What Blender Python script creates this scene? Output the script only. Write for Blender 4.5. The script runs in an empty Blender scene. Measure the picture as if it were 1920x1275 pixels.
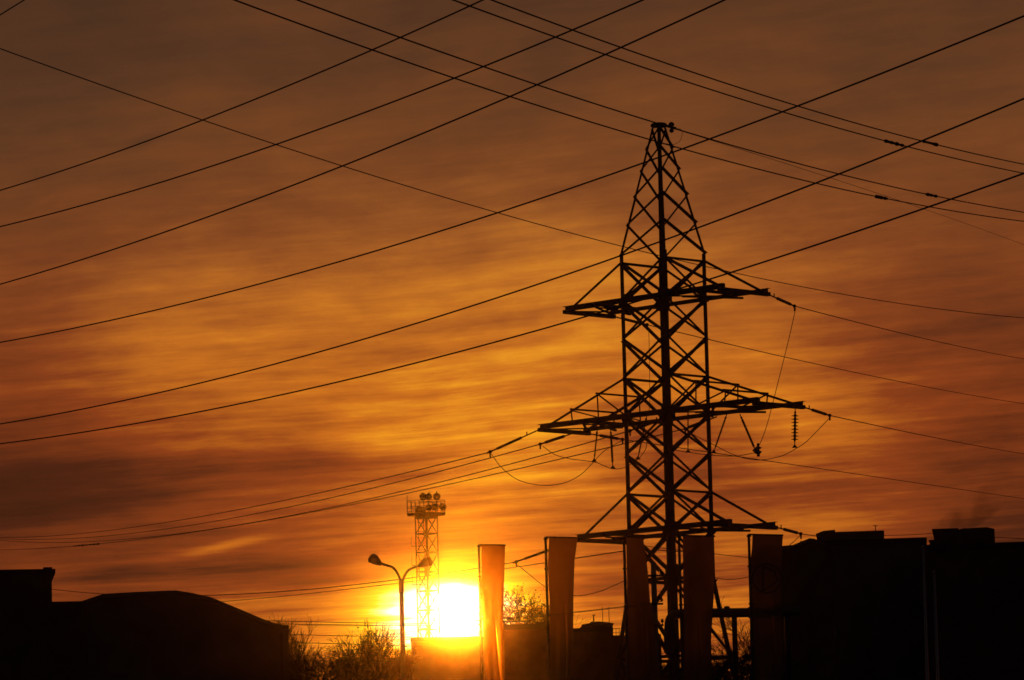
import bpy, math, random
import numpy as np
from mathutils import Vector as V

# ------------------------------------------------------------------ camera
scn = bpy.context.scene
COL = scn.collection
FPX, W0, H0 = 9130.0, 1920.0, 1275.0          # focal length in photo pixels, photo size
PITCH, ROLL = math.radians(6.78), 0.025
CAM = V((0, 0, 1.65))
_F = V((0, math.cos(PITCH), math.sin(PITCH)))
_R0, _U0 = V((1, 0, 0)), V((0, -math.sin(PITCH), math.cos(PITCH)))
_R = _R0 * math.cos(ROLL) - _U0 * math.sin(ROLL)
_U = _U0 * math.cos(ROLL) + _R0 * math.sin(ROLL)


def at(px, py, Y):
    """the point at world distance Y that the photograph shows at pixel px, py"""
    d = _F + _R * ((px - W0 / 2) / FPX) - _U * ((py - H0 / 2) / FPX)
    return CAM + d * (Y / d.y)


def proj(P):
    v = P - CAM
    k = FPX / v.dot(_F)
    return W0 / 2 + v.dot(_R) * k, H0 / 2 - v.dot(_U) * k


def ang(px, py):
    """azimuth and elevation in degrees of a pixel's direction"""
    d = (at(px, py, 1.0) - CAM).normalized()
    return math.degrees(math.atan2(d.x, d.y)), math.degrees(math.asin(d.z))


cam_d = bpy.data.cameras.new('camera')
cam_d.sensor_width = 36.0
cam_d.lens = FPX / W0 * 36.0
cam_d.clip_start, cam_d.clip_end = 0.5, 6000.0
cam = bpy.data.objects.new('camera', cam_d)
COL.objects.link(cam)
from mathutils import Matrix
M3 = Matrix((_R, _U, -_F)).transposed()
cam.matrix_world = Matrix.Translation(CAM) @ M3.to_4x4()
scn.camera = cam

scn.view_settings.view_transform = 'Standard'
scn.view_settings.look = 'None'
scn.view_settings.exposure = 0.0
scn.view_settings.gamma = 1.0
scn.cycles.use_adaptive_sampling = False
scn.cycles.use_denoising = True
scn.cycles.max_bounces = 6
scn.cycles.volume_bounces = 0
scn.cycles.transparent_max_bounces = 12
scn.cycles.filter_width = 1.6

# ------------------------------------------------------------------ sun
SUN_PX = (852, 1152)
SA, SE = ang(*SUN_PX)
sun_d = bpy.data.lights.new('sun', 'SUN')
sun_d.energy = 0.30
sun_d.angle = math.radians(0.53)
sun_d.color = (1.0, 0.225, 0.006)
sun = bpy.data.objects.new('sun', sun_d)
COL.objects.link(sun)
sdir = V((math.sin(math.radians(SA)) * math.cos(math.radians(SE)),
          math.cos(math.radians(SA)) * math.cos(math.radians(SE)), math.sin(math.radians(SE))))
sun.rotation_euler = sdir.to_track_quat('Z', 'Y').to_euler()
sun.location = (0, 0, 80)

# ------------------------------------------------------------------ world: dusk sky with streaked cloud
world = bpy.data.worlds.new("World")
scn.world = world
world.use_nodes = True
NT = world.node_tree
for n in list(NT.nodes):
    NT.nodes.remove(n)


def nd(t, **kw):
    n = NT.nodes.new(t)
    for k, v in kw.items():
        setattr(n, k, v)
    return n


def lk(a, b):
    NT.links.new(a, b)


def mth(op, a, b=None, c=None, clamp=False):
    n = nd('ShaderNodeMath', operation=op)
    n.use_clamp = clamp
    for i, v in enumerate((a, b, c)):
        if v is None:
            continue
        if isinstance(v, (int, float)):
            n.inputs[i].default_value = v
        else:
            lk(v, n.inputs[i])
    return n.outputs[0]


def fmap(x, a, b, c=0.0, d=1.0, smooth=True):
    n = nd('ShaderNodeMapRange')
    n.interpolation_type = 'SMOOTHSTEP' if smooth else 'LINEAR'
    n.clamp = True
    lk(x, n.inputs[0])
    for i, v in zip((1, 2, 3, 4), (a, b, c, d)):
        n.inputs[i].default_value = v
    return n.outputs[0]


tc = nd('ShaderNodeTexCoord')
sep = nd('ShaderNodeSeparateXYZ')
lk(tc.outputs['Generated'], sep.inputs[0])
AZ = mth('MULTIPLY', mth('ARCTAN2', sep.outputs[0], sep.outputs[1]), 57.29578)
EL = mth('MULTIPLY', mth('ARCSINE', sep.outputs[2]), 57.29578)
LE = mth('LOGARITHM', mth('MAXIMUM', EL, 0.6), 2.71828)


def noise(sx, sy, tilt=0.0, detail=5.0, rough=0.55, seed=0.0, warp=None, dist=0.0):
    """streaks: azimuth x sx, log elevation x sy"""
    x = mth('MULTIPLY', AZ, sx)
    y = mth('MULTIPLY_ADD', LE, sy, mth('MULTIPLY', AZ, tilt))
    if warp is not None:
        y = mth('ADD', y, warp)
    cb = nd('ShaderNodeCombineXYZ')
    lk(x, cb.inputs[0])
    lk(y, cb.inputs[1])
    cb.inputs[2].default_value = seed
    n = nd('ShaderNodeTexNoise')
    n.inputs['Scale'].default_value = 1.0
    n.inputs['Detail'].default_value = detail
    n.inputs['Roughness'].default_value = rough
    n.inputs['Distortion'].default_value = dist
    lk(cb.outputs[0], n.inputs['Vector'])
    return mth('SUBTRACT', n.outputs['Fac'], 0.5)


def blob(px, py, wx, wy, tilt=0.0):
    """soft elliptical patch of cloud centred in one direction of the sky (half widths in photo px)"""
    a0, e0 = ang(px, py)
    k = math.degrees(1 / FPX)
    da = mth('SUBTRACT', AZ, a0)
    de = mth('SUBTRACT', EL, e0)
    c, s = math.cos(tilt), math.sin(tilt)
    u = mth('DIVIDE', mth('ADD', mth('MULTIPLY', da, c), mth('MULTIPLY', de, s)), wx * k)
    v = mth('DIVIDE', mth('SUBTRACT', mth('MULTIPLY', de, c), mth('MULTIPLY', da, s)), wy * k)
    q = mth('ADD', mth('MULTIPLY', u, u), mth('MULTIPLY', v, v))
    return mth('EXPONENT', mth('MULTIPLY', q, -1.0))


# brightness of the cloud sheet on a coarse grid of directions
GX = (0, 480, 960, 1440, 1920)
GY = (-400, 0, 150, 300, 450, 600, 750, 900, 1050, 1150, 1500)
GI = {
    -400: (.06, .08, .09, .09, .08),
    0:    (.14, .19, .21, .21, .21),
    150:  (.17, .23, .27, .27, .26),
    300:  (.27, .32, .35, .33, .31),
    450:  (.34, .42, .49, .43, .34),
    600:  (.38, .49, .58, .47, .34),
    750:  (.33, .51, .63, .51, .33),
    900:  (.20, .37, .60, .46, .27),
    1050: (.25, .36, .50, .45, .22),
    1150: (.36, .50, .56, .50, .30),
    1500: (.15, .20, .25, .20, .12),
}
EMIN, EMAX = 0.0, 15.0
en = mth('DIVIDE', mth('SUBTRACT', EL, EMIN), EMAX - EMIN, clamp=True)
cols, acs = [], []
for i, gx in enumerate(GX):
    fc = nd('ShaderNodeFloatCurve')
    pts = sorted(((ang(gx, gy)[1] - EMIN) / (EMAX - EMIN), GI[gy][i]) for gy in GY)
    pts = [(min(max(a, 0), 1), b) for a, b in pts]
    cv = fc.mapping.curves[0]
    while len(cv.points) > 2:
        cv.points.remove(cv.points[1])
    cv.points[0].location = pts[0]
    cv.points[1].location = pts[-1]
    for p in pts[1:-1]:
        cv.points.new(*p)
    fc.mapping.update()
    lk(en, fc.inputs[1])
    cols.append(fc.outputs[0])
    acs.append(ang(gx, 637)[0])
BASE = cols[0]
for i in range(4):
    f = fmap(AZ, acs[i], acs[i + 1])
    mx = nd('ShaderNodeMix')
    mx.data_type = 'FLOAT'
    lk(f, mx.inputs[0])
    lk(BASE, mx.inputs[2])
    lk(cols[i + 1], mx.inputs[3])
    BASE = mx.outputs[0]
# far from the sunset the sheet fades to dark dusk
FADE = mth('MULTIPLY', fmap(mth('ABSOLUTE', AZ), 9, 75, 1.0, 0.10), fmap(EL, 12, 60, 1.0, 0.45))

wrp = mth('MULTIPLY', noise(0.30, 1.5, 0.0, 2.0, 0.5, 3.1), 0.7)
n1 = noise(0.32, 4.6, 0.06, 4.0, 0.50, 1.7, wrp)
n2 = noise(0.46, 16.0, -0.12, 7.0, 0.62, 7.3, wrp)
n3 = noise(0.42, 48.0, -0.45, 6.0, 0.68, 11.9, mth('MULTIPLY', wrp, 2.0))
lowf = fmap(EL, 3.0, 8.5, 1.0, 0.38)
n4 = noise(0.75, 14.0, -0.06, 7.0, 0.62, 23.5, wrp)
STR = mth('ADD', mth('MULTIPLY', n1, 0.80), mth('MULTIPLY', mth('MULTIPLY', n2, 1.0), mth('MAXIMUM', lowf, 0.5)))
STR = mth('ADD', STR, mth('MULTIPLY', n4, 0.50))
STR = mth('ADD', STR, mth('MULTIPLY', mth('MULTIPLY', n3, 1.25), lowf))
I = mth('MULTIPLY', BASE, mth('ADD', 1.0, STR))
for (px, py, wx, wy, tl, amp) in (
        (430, 1022, 85, 10, 0.20, 0.20), (330, 1040, 120, 10, 0.12, 0.07), (200, 1000, 200, 8, 0.05, 0.03),
        (170, 880, 380, 34, 0.04, -0.055), (120, 930, 260, 40, 0.0, -0.04), (480, 868, 220, 20, 0.02, -0.06),
        (560, 1060, 190, 16, 0.10, -0.12), (250, 1075, 260, 14, 0.05, -0.06),
        (640, 1085, 110, 8, 0.1, -0.12), (1090, 1105, 130, 12, 0.05, -0.12), (1000, 1082, 120, 8, 0.03, -0.10), (900, 690, 210, 26, 0.08, 0.06), (960, 760, 300, 16, 0.03, 0.05),
        (640, 830, 330, 15, 0.02, 0.07), (1180, 640, 160, 22, 0.1, 0.03),
        (1500, 925, 150, 22, 0.0, -0.10), (1610, 905, 240, 10, 0.0, -0.04), (1560, 985, 260, 16, 0.03, 0.05),
        (1750, 620, 260, 70, 0.05, -0.05), (1000, 1050, 160, 9, 0.05, -0.08), (640, 400, 150, 22, -0.12, -0.05),
        (275, 262, 40, 14, 0.4, -0.05), (1180, 1090, 120, 10, 0.04, -0.07), (700, 1010, 160, 9, 0.08, 0.05)):
    I = mth('MULTIPLY_ADD', blob(px, py, wx, wy, tl), amp, I)
# aureole of the low sun through the cloud
k1 = math.degrees(1 / FPX)
da, de = mth('SUBTRACT', AZ, SA), mth('SUBTRACT', EL, SE)
GA, GE = ang(846, 1146)
ga = mth('SUBTRACT', AZ, GA)
ew = mth('ADD', mth('SUBTRACT', EL, GE), mth('ADD', mth('MULTIPLY', n2, 0.30), mth('MULTIPLY', n3, 0.25)))
q1 = mth('SQRT', mth('ADD', mth('POWER', mth('ABSOLUTE', mth('DIVIDE', ga, 165 * k1)), 2.0),
                     mth('POWER', mth('ABSOLUTE', mth('DIVIDE', ew, 78 * k1)), 2.0)))
glow = mth('EXPONENT', mth('MULTIPLY', mth('POWER', q1, 2.0), -1.0))
I = mth('MULTIPLY_ADD', glow, 1.05, I)
I = mth('MULTIPLY', I, FADE)
I = mth('MAXIMUM', I, 0.0)


def ramp(fac, keys):
    r = nd('ShaderNodeValToRGB')
    lk(fac, r.inputs[0])
    el = r.color_ramp.elements
    el[0].position, el[0].color = keys[0][0], (*keys[0][1], 1)
    el[1].position, el[1].color = keys[-1][0], (*keys[-1][1], 1)
    for p, c in keys[1:-1]:
        e = el.new(p)
        e.color = (*c, 1)
    return r.outputs[0]


I2 = mth('MULTIPLY', I, 1 / 1.6)
lo = ramp(I2, [(0.0, (.002, .001, .001)), (.2 / 1.6, (.070, .013, .005)), (.4 / 1.6, (.255, .044, .008)),
               (.6 / 1.6, (.59, .155, .011)), (.8 / 1.6, (.93, .36, .014)), (.97 / 1.6, (1.1, .68, .02)),
               (1.12 / 1.6, (1.4, 1.2, .35)), (1.25 / 1.6, (2.0, 1.9, 1.25)), (1.0, (2.4, 2.3, 1.6))])
hi = ramp(I2, [(0.0, (.004, .004, .005)), (.12 / 1.6, (.052, .023, .012)), (.2 / 1.6, (.092, .034, .014)), (.35 / 1.6, (.180, .055, .015)),
               (.5 / 1.6, (.31, .100, .020)), (.65 / 1.6, (.52, .185, .022)), (.8 / 1.6, (.76, .31, .028)),
               (1.0 / 1.6, (1.05, .60, .05)), (1.0, (2.0, 1.6, .5))])
mc = nd('ShaderNodeMix')
mc.data_type = 'RGBA'
lk(fmap(EL, 5.4, 9.6), mc.inputs[0])
lk(lo, mc.inputs[6])
lk(hi, mc.inputs[7])
SKYC = mc.outputs[2]
# sun disc itself
dd = mth('SQRT', mth('ADD', mth('MULTIPLY', da, da), mth('MULTIPLY', de, de)))
disc = fmap(dd, 0.25, 0.40, 1.0, 0.0)
dm = nd('ShaderNodeMix')
dm.data_type = 'RGBA'
dm.blend_type = 'ADD'
lk(disc, dm.inputs[0])
lk(SKYC, dm.inputs[6])
dm.inputs[7].default_value = (2.5, 2.2, 1.4, 1)
bg = nd('ShaderNodeBackground')
bg.inputs[1].default_value = 1.0
lk(dm.outputs[2], bg.inputs[0])
# thin clear-air sky behind the cloud sheet
nish = nd('ShaderNodeTexSky')
nish.sky_type = 'NISHITA'
nish.sun_disc = False
nish.sun_elevation = math.radians(SE)
nish.sun_rotation = math.radians(SA)
bg2 = nd('ShaderNodeBackground')
bg2.inputs[1].default_value = 0.0003
lk(nish.outputs[0], bg2.inputs[0])
ad = nd('ShaderNodeAddShader')
lk(bg.outputs[0], ad.inputs[0])
lk(bg2.outputs[0], ad.inputs[1])
wo = nd('ShaderNodeOutputWorld')
lk(ad.outputs[0], wo.inputs[0])
world.cycles.sampling_method = 'MANUAL'
world.cycles.sample_map_resolution = 2048

# ------------------------------------------------------------------ materials


def mat(name, col, rough=0.7, metal=0.0, var=0.35, scale=3.0, bump=0.0):
    m = bpy.data.materials.new(name)
    m.use_nodes = True
    nt = m.node_tree
    b = nt.nodes['Principled BSDF']
    tcn = nt.nodes.new('ShaderNodeTexCoord')
    nz = nt.nodes.new('ShaderNodeTexNoise')
    nz.inputs['Scale'].default_value = scale
    nz.inputs['Detail'].default_value = 6
    nt.links.new(tcn.outputs['Object'], nz.inputs['Vector'])
    rp = nt.nodes.new('ShaderNodeValToRGB')
    rp.color_ramp.elements[0].position, rp.color_ramp.elements[1].position = 0.3, 0.75
    rp.color_ramp.elements[0].color = (*[c * (1 - var) for c in col], 1)
    rp.color_ramp.elements[1].color = (*[min(1, c * (1 + var)) for c in col], 1)
    nt.links.new(nz.outputs['Fac'], rp.inputs[0])
    nt.links.new(rp.outputs[0], b.inputs['Base Color'])
    b.inputs['Roughness'].default_value = rough
    b.inputs['Metallic'].default_value = metal
    if bump:
        bp = nt.nodes.new('ShaderNodeBump')
        bp.inputs['Strength'].default_value = bump
        nt.links.new(nz.outputs['Fac'], bp.inputs['Height'])
        nt.links.new(bp.outputs[0], b.inputs['Normal'])
    return m


STEEL = mat('weathered_steel', (.055, .05, .048), .75, 0.0, .4, 2.0)
STEEL2 = mat('galvanised_steel', (.11, .11, .11), .6, 0.3, .3, 4.0)
ALU = mat('conductor_aluminium', (.12, .115, .11), .6, 0.2, .2, 1.0)
PORC = mat('insulator_glass', (.08, .05, .035), .25, 0.0, .3, 8.0)
BRICK = mat('dark_brick', (.20, .13, .10), .9, 0, .35, 1.2, .2)
CONC = mat('grey_concrete', (.26, .25, .23), .9, 0, .3, .8, .2)
ROOFM = mat('bitumen_roof', (.06, .06, .06), .9, 0, .3, 1.0)
SHEET = mat('sheet_metal_roof', (.16, .16, .16), .55, .2, .25, 1.0)
BARK = mat('tree_bark', (.09, .065, .05), .95, 0, .4, 6.0)
LEAF = mat('withered_leaf', (.09, .06, .03), .8, 0, .5, 3.0)
SOIL = mat('dark_ground', (.08, .07, .06), 1.0, 0, .4, .15, .3)
PIPE = mat('pipe_lagging', (.16, .15, .14), .6, .2, .3, 2.0)
CHROME = mat('polished_pole_metal', (.55, .55, .55), .25, 1.0, .1, 2.0)
HOUSING = mat('floodlight_housing', (.07, .07, .07), .6, .2, .3, 5.0)


def cloth_mat():
    m = bpy.data.materials.new('thin_banner_cloth')
    m.use_nodes = True
    nt = m.node_tree
    nt.nodes.clear()
    out = nt.nodes.new('ShaderNodeOutputMaterial')
    tcn = nt.nodes.new('ShaderNodeTexCoord')
    wv = nt.nodes.new('ShaderNodeTexNoise')
    wv.inputs['Scale'].default_value = 5.0
    wv.inputs['Detail'].default_value = 4
    nt.links.new(tcn.outputs['Object'], wv.inputs['Vector'])
    rp = nt.nodes.new('ShaderNodeValToRGB')
    rp.color_ramp.elements[0].color = (.15, .135, .115, 1)
    rp.color_ramp.elements[1].color = (.21, .19, .165, 1)
    nt.links.new(wv.outputs['Fac'], rp.inputs[0])
    d = nt.nodes.new('ShaderNodeBsdfDiffuse')
    nt.links.new(rp.outputs[0], d.inputs[0])
    t = nt.nodes.new('ShaderNodeBsdfTranslucent')
    t.inputs[0].default_value = (.55, .42, .30, 1)
    mx = nt.nodes.new('ShaderNodeMixShader')
    mx.inputs[0].default_value = 0.03
    nt.links.new(d.outputs[0], mx.inputs[1])
    nt.links.new(t.outputs[0], mx.inputs[2])
    # light that passes between the threads and is scattered only a little
    r = nt.nodes.new('ShaderNodeBsdfRefraction')
    r.distribution = 'GGX'
    r.inputs['Color'].default_value = (1.0, .55, .30, 1)
    r.inputs['Roughness'].default_value = 0.50
    r.inputs['IOR'].default_value = 1.03
    mx2 = nt.nodes.new('ShaderNodeMixShader')
    mx2.inputs[0].default_value = CLOTH_T
    nt.links.new(mx.outputs[0], mx2.inputs[1])
    nt.links.new(r.outputs[0], mx2.inputs[2])
    tr = nt.nodes.new('ShaderNodeBsdfTransparent')
    tr.inputs[0].default_value = (1.0, .72, .5, 1)
    mx3 = nt.nodes.new('ShaderNodeMixShader')
    mx3.inputs[0].default_value = CLOTH_S
    nt.links.new(mx2.outputs[0], mx3.inputs[1])
    nt.links.new(tr.outputs[0], mx3.inputs[2])
    nt.links.new(mx3.outputs[0], out.inputs[0])
    return m


CLOTH_T, CLOTH_S = 0.021, 0.003
CLOTH = cloth_mat()
EMBLEM = mat('printed_emblem', (.12, .11, .095), .9, 0, .1, 5.0)

# ------------------------------------------------------------------ helpers
ORG = {}


def tag(o, label=None, cat=None, group=None, kind=None):
    if label:
        o['label'] = label
    if cat:
        o['category'] = cat
    if group:
        o['group'] = group
    if kind:
        o['kind'] = kind
    return o


def thing(name, loc, label, cat, group=None):
    o = bpy.data.objects.new(name, None)
    o.empty_display_size = 0.3
    COL.objects.link(o)
    o.location = loc
    ORG[o] = V(loc)
    return tag(o, label, cat, group)


def perp(d):
    a = V((0, 0, 1)) if abs(d.z) < 0.9 else V((1, 0, 0))
    u = d.cross(a).normalized()
    return u, d.cross(u).normalized()


TURN = None


def turn(x=None, y=None, extra=0.0):
    """turn the next building about its corner x, y so that its side wall runs straight away from the viewer"""
    global TURN
    if x is None:
        TURN = None
    else:
        a = -math.atan2(x, y) + extra
        TURN = (x, y, math.cos(a), math.sin(a))


class MB:
    def __init__(self):
        self.v, self.f = [], []

    def add(self, vs, fs):
        b = len(self.v)
        if TURN:
            cx, cy, c, s_ = TURN
            vs = [(cx + (p[0] - cx) * c - (p[1] - cy) * s_, cy + (p[0] - cx) * s_ + (p[1] - cy) * c, p[2]) for p in vs]
        self.v += [tuple(p) for p in vs]
        self.f += [tuple(i + b for i in f) for f in fs]

    def loft(self, rings, cap=True, closed=True):
        n = len(rings[0])
        vs = [p for r in rings for p in r]
        fs = []
        for i in range(len(rings) - 1):
            for j in range(n if closed else n - 1):
                k = (j + 1) % n
                fs.append((i * n + j, i * n + k, (i + 1) * n + k, (i + 1) * n + j))
        if cap:
            fs.append(tuple(range(n))[::-1])
            fs.append(tuple(range((len(rings) - 1) * n, len(rings) * n)))
        self.add(vs, fs)

    def lbar(self, p, q, w, t, d1, d2):
        """steel angle from p to q, flanges along d1 and d2"""
        s = [(0, 0), (w, 0), (w, t), (t, t), (t, w), (0, w)]
        self.loft([[c + d1 * a + d2 * b for a, b in s] for c in (p, q)])

    def bar(self, p, q, w, h=None, up=None):
        """flat or square bar centred on p-q"""
        h = h or w
        d = (q - p).normalized()
        if up is None:
            u, v = perp(d)
        else:
            u = d.cross(up).normalized()
            v = u.cross(d).normalized()
        s = [(-w / 2, -h / 2), (w / 2, -h / 2), (w / 2, h / 2), (-w / 2, h / 2)]
        self.loft([[c + u * a + v * b for a, b in s] for c in (p, q)])

    def tube(self, pts, r, n=6, cap=True):
        rs = r if isinstance(r, (list, tuple)) else [r] * len(pts)
        rings = []
        d0 = (pts[1] - pts[0]).normalized()
        u, v = perp(d0)
        for i, p in enumerate(pts):
            a, b = pts[max(0, i - 1)], pts[min(len(pts) - 1, i + 1)]
            d = (b - a).normalized()
            u = (u - d * u.dot(d)).normalized()
            v = d.cross(u)
            rings.append([p + (u * math.cos(2 * math.pi * k / n) + v * math.sin(2 * math.pi * k / n)) * rs[i] for k in range(n)])
        self.loft(rings, cap)

    def lathe(self, p, d, prof, n=12):
        d = d.normalized()
        u, v = perp(d)
        self.loft([[p + d * h + (u * math.cos(2 * math.pi * k / n) + v * math.sin(2 * math.pi * k / n)) * max(r, .001) for k in range(n)] for h, r in prof])

    def box(self, x0, x1, y0, y1, z0, z1):
        vs = [(x, y, z) for z in (z0, z1) for x, y in ((x0, y0), (x1, y0), (x1, y1), (x0, y1))]
        self.add(vs, [(3, 2, 1, 0), (4, 5, 6, 7), (0, 1, 5, 4), (1, 2, 6, 5), (2, 3, 7, 6), (3, 0, 4, 7)])

    def extr(self, poly, y0, y1):
        """polygon of (x, z) pushed from y0 to y1"""
        self.loft([[(x, y, z) for x, z in poly] for y in (y0, y1)])

    def build(self, name, m, parent=None, smooth=False):
        me = bpy.data.meshes.new(name)
        if parent is not None:
            o3 = ORG[parent]
        else:
            a = np.array(self.v)
            o3 = V((float(a[:, 0].mean()), float(a[:, 1].mean()), float(a[:, 2].min())))
        me.from_pydata([(x - o3.x, y - o3.y, z - o3.z) for x, y, z in self.v], [], self.f)
        me.materials.append(m)
        if smooth:
            me.polygons.foreach_set('use_smooth', [True] * len(me.polygons))
        me.update()
        o = bpy.data.objects.new(name, me)
        COL.objects.link(o)
        if parent is not None:
            o.parent = parent
            ORG[o] = o3
        else:
            o.location = o3
            ORG[o] = o3
        return o


def catmull(pts, n=10):
    out = []
    P = [pts[0] * 2 - pts[1]] + list(pts) + [pts[-1] * 2 - pts[-2]]
    for i in range(1, len(P) - 2):
        a, b, c, d = P[i - 1:i + 3]
        for k in range(n):
            t = k / n
            out.append(0.5 * ((2 * b) + (c - a) * t + (2 * a - 5 * b + 4 * c - d) * t * t + (3 * b - a - 3 * c + d) * t ** 3))
    out.append(pts[-1])
    return out


# ------------------------------------------------------------------ ground
g = MB()
N = 24
gx = [-1500 + 3000 * i / N for i in range(N + 1)]
gy = [-300 + 2800 * i / N for i in range(N + 1)]
g.add([(x, y, 0.0) for y in gy for x in gx],
      [(j * (N + 1) + i, j * (N + 1) + i + 1, (j + 1) * (N + 1) + i + 1, (j + 1) * (N + 1) + i) for j in range(N) for i in range(N)])
tag(g.build('ground', SOIL), kind='structure', label='dark open ground under the pylon and buildings')

# ------------------------------------------------------------------ transmission tower
TY = 175.0
TC = at(1251, 780, TY)
TC.z = 0.0
A = V((math.sqrt(.5), -math.sqrt(.5), 0))      # along the crossarms: right and nearer
B = V((math.sqrt(.5), math.sqrt(.5), 0))       # along the line: right and farther
UPV = V((0, 0, 1))


def zt(y):
    return at(1251 + (y - 780) * .028, y, TY).z


HB = 1.56                                       # half diagonal of the body
CDIR = {'L': V((-1, 0, 0)), 'N': V((0, -1, 0)), 'R': V((1, 0, 0)), 'F': V((0, 1, 0))}
FACES = [('L', 'N'), ('N', 'R'), ('R', 'F'), ('F', 'L')]


def corner(c, z, h):
    return TC + CDIR[c] * h + UPV * z


body = [zt(490 + 72.2 * k) for k in range(8)]
peak = [zt(y) for y in (236, 278.5, 319, 367, 420, 478)]
base = [body[7], zt(1085), zt(1232), zt(1410), zt(1610), 0.0]


def hd(z):
    if z > peak[5]:
        return .24 + (HB - .24) * (peak[0] - z) / (peak[0] - peak[5])
    if z >= base[1]:
        return HB
    return HB + (base[1] - z) * .185


tower = thing('lattice_tower', TC, 'tall dark steel lattice pylon with three pairs of crossarms and a pointed peak', 'pylon')
for c in 'LNRF':
    m = MB()
    d1 = {'L': A, 'N': -A, 'R': -A, 'F': A}[c]
    d2 = {'L': B, 'N': B, 'R': -B, 'F': -B}[c]
    zs = [peak[0], peak[3], peak[5], body[4], base[1], base[3], 0.0]
    ws = [.085, .10, .16, .18, .20, .22]
    for i in range(6):
        m.lbar(corner(c, zs[i], hd(zs[i] - (1e-6 if i == 2 else 0)) if i else .24), corner(c, zs[i + 1], hd(zs[i + 1] + 1e-6)), ws[i], .022 if i < 2 else .03, d1, d2)
    for z in body[1:8:3] + [base[1]]:           # gusset plates at the joints
        p = corner(c, z, hd(z))
        for d in (d1, d2):
            e = -(d1 if d is d2 else d2) * .012
            m.bar(p + d * .02 + e, p + d * .34 + e, .014, .46, UPV)
    m.build('leg', STEEL, tower)
    ft = MB()
    p = corner(c, 0, hd(0))
    ft.box(p.x - .5, p.x + .5, p.y - .5, p.y + .5, -.2, .35)
    ft.build('footing', CONC, tower)


def xpanel(m, c1, c2, z0, z1, w, t=.010, single=None):
    """crossed angle braces on one face between two levels"""
    h0, h1 = hd(z0), hd(z1)
    p0, q0 = corner(c1, z0, h0), corner(c2, z0, h0)
    p1, q1 = corner(c1, z1, h1), corner(c2, z1, h1)
    nrm = ((q0 - p0).cross(p1 - p0)).normalized()
    if nrm.dot((p0 + q0) / 2 - TC - UPV * z0) < 0:
        nrm = -nrm
    for k, (a, b) in enumerate(((p0, q1), (q0, p1))):
        off = nrm * (.004 if k else -.030)
        d = (b - a).normalized()
        s = d.cross(nrm).normalized()
        o = off - s * w / 2
        m.lbar(a + d * .05 + o, b - d * .05 + o, w, t, s, nrm if k else -nrm)


def hbar(m, c1, c2, z, w=.085):
    h = hd(z)
    a, b = corner(c1, z, h), corner(c2, z, h)
    d = (b - a).normalized()
    inn = (TC + UPV * z - (a + b) / 2).normalized()
    m.lbar(a + d * .04 + inn * .035, b - d * .04 + inn * .035, w, .01, inn, -UPV)


for c1, c2 in FACES:
    m = MB()
    for i in range(5):                          # single zigzag braces on the peak
        near = 'N' in (c1, c2)
        za, zb = peak[i], peak[i + 1]
        if near:
            a, b = corner('N', za if i else za - .1, hd(za)), corner(c1 if c2 == 'N' else c2, zb, hd(zb))
        else:
            a, b = corner(c1 if c2 == 'F' else c2, za if i else za - .1, hd(za)), corner('F', zb, hd(zb))
        d = (b - a).normalized()
        nr = ((a + b) / 2 - TC)
        nr.z = 0
        nr.normalize()
        sd = d.cross(nr).normalized()
        w = (.088 if i > 1 else .075) if near else .068
        m.lbar(a - sd * w / 2 + nr * .004, b - sd * w / 2 + nr * .004, w, .012, sd, nr)
    for i in range(7):
        xpanel(m, c1, c2, body[i], body[i + 1], .090)
    for i in range(5):
        xpanel(m, c1, c2, base[i] - (.02 if i == 0 else 0), base[i + 1], .11)
    if (c1, c2) in (('N', 'R'), ('F', 'L')):
        for z in (body[0], body[3], body[6]):
            hbar(m, c1, c2, z)
    for z in (base[1], base[2], base[3]):
        hbar(m, c1, c2, z, .12)
    m.build('face_bracing', STEEL, tower)
m = MB()
zz = peak[0]
m.lathe(TC + UPV * (zz - .04), UPV, [(0, .29), (.05, .31), (.13, .27), (.16, .12)], 8)
m.build('peak_cap', STEEL, tower)
m = MB()                                        # joint plates round the near leg at the waist
p = corner('N', base[1] + .05, HB)
for d in (A, B):
    e = V((0, -1, 0)) * .03
    sgn = -1 if d is A else 1
    oct_ = [(-.36, -.24), (-.24, -.36), (.24, -.36), (.36, -.24), (.36, .24), (.24, .36), (-.24, .36), (-.36, .24)]
    m.loft([[p + e + d * sgn * (a + .02) + UPV * b + V((0, 1, 0)) * k for a, b in oct_] for k in (0, .012)])
m.build('joint_plate', STEEL, tower)

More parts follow.
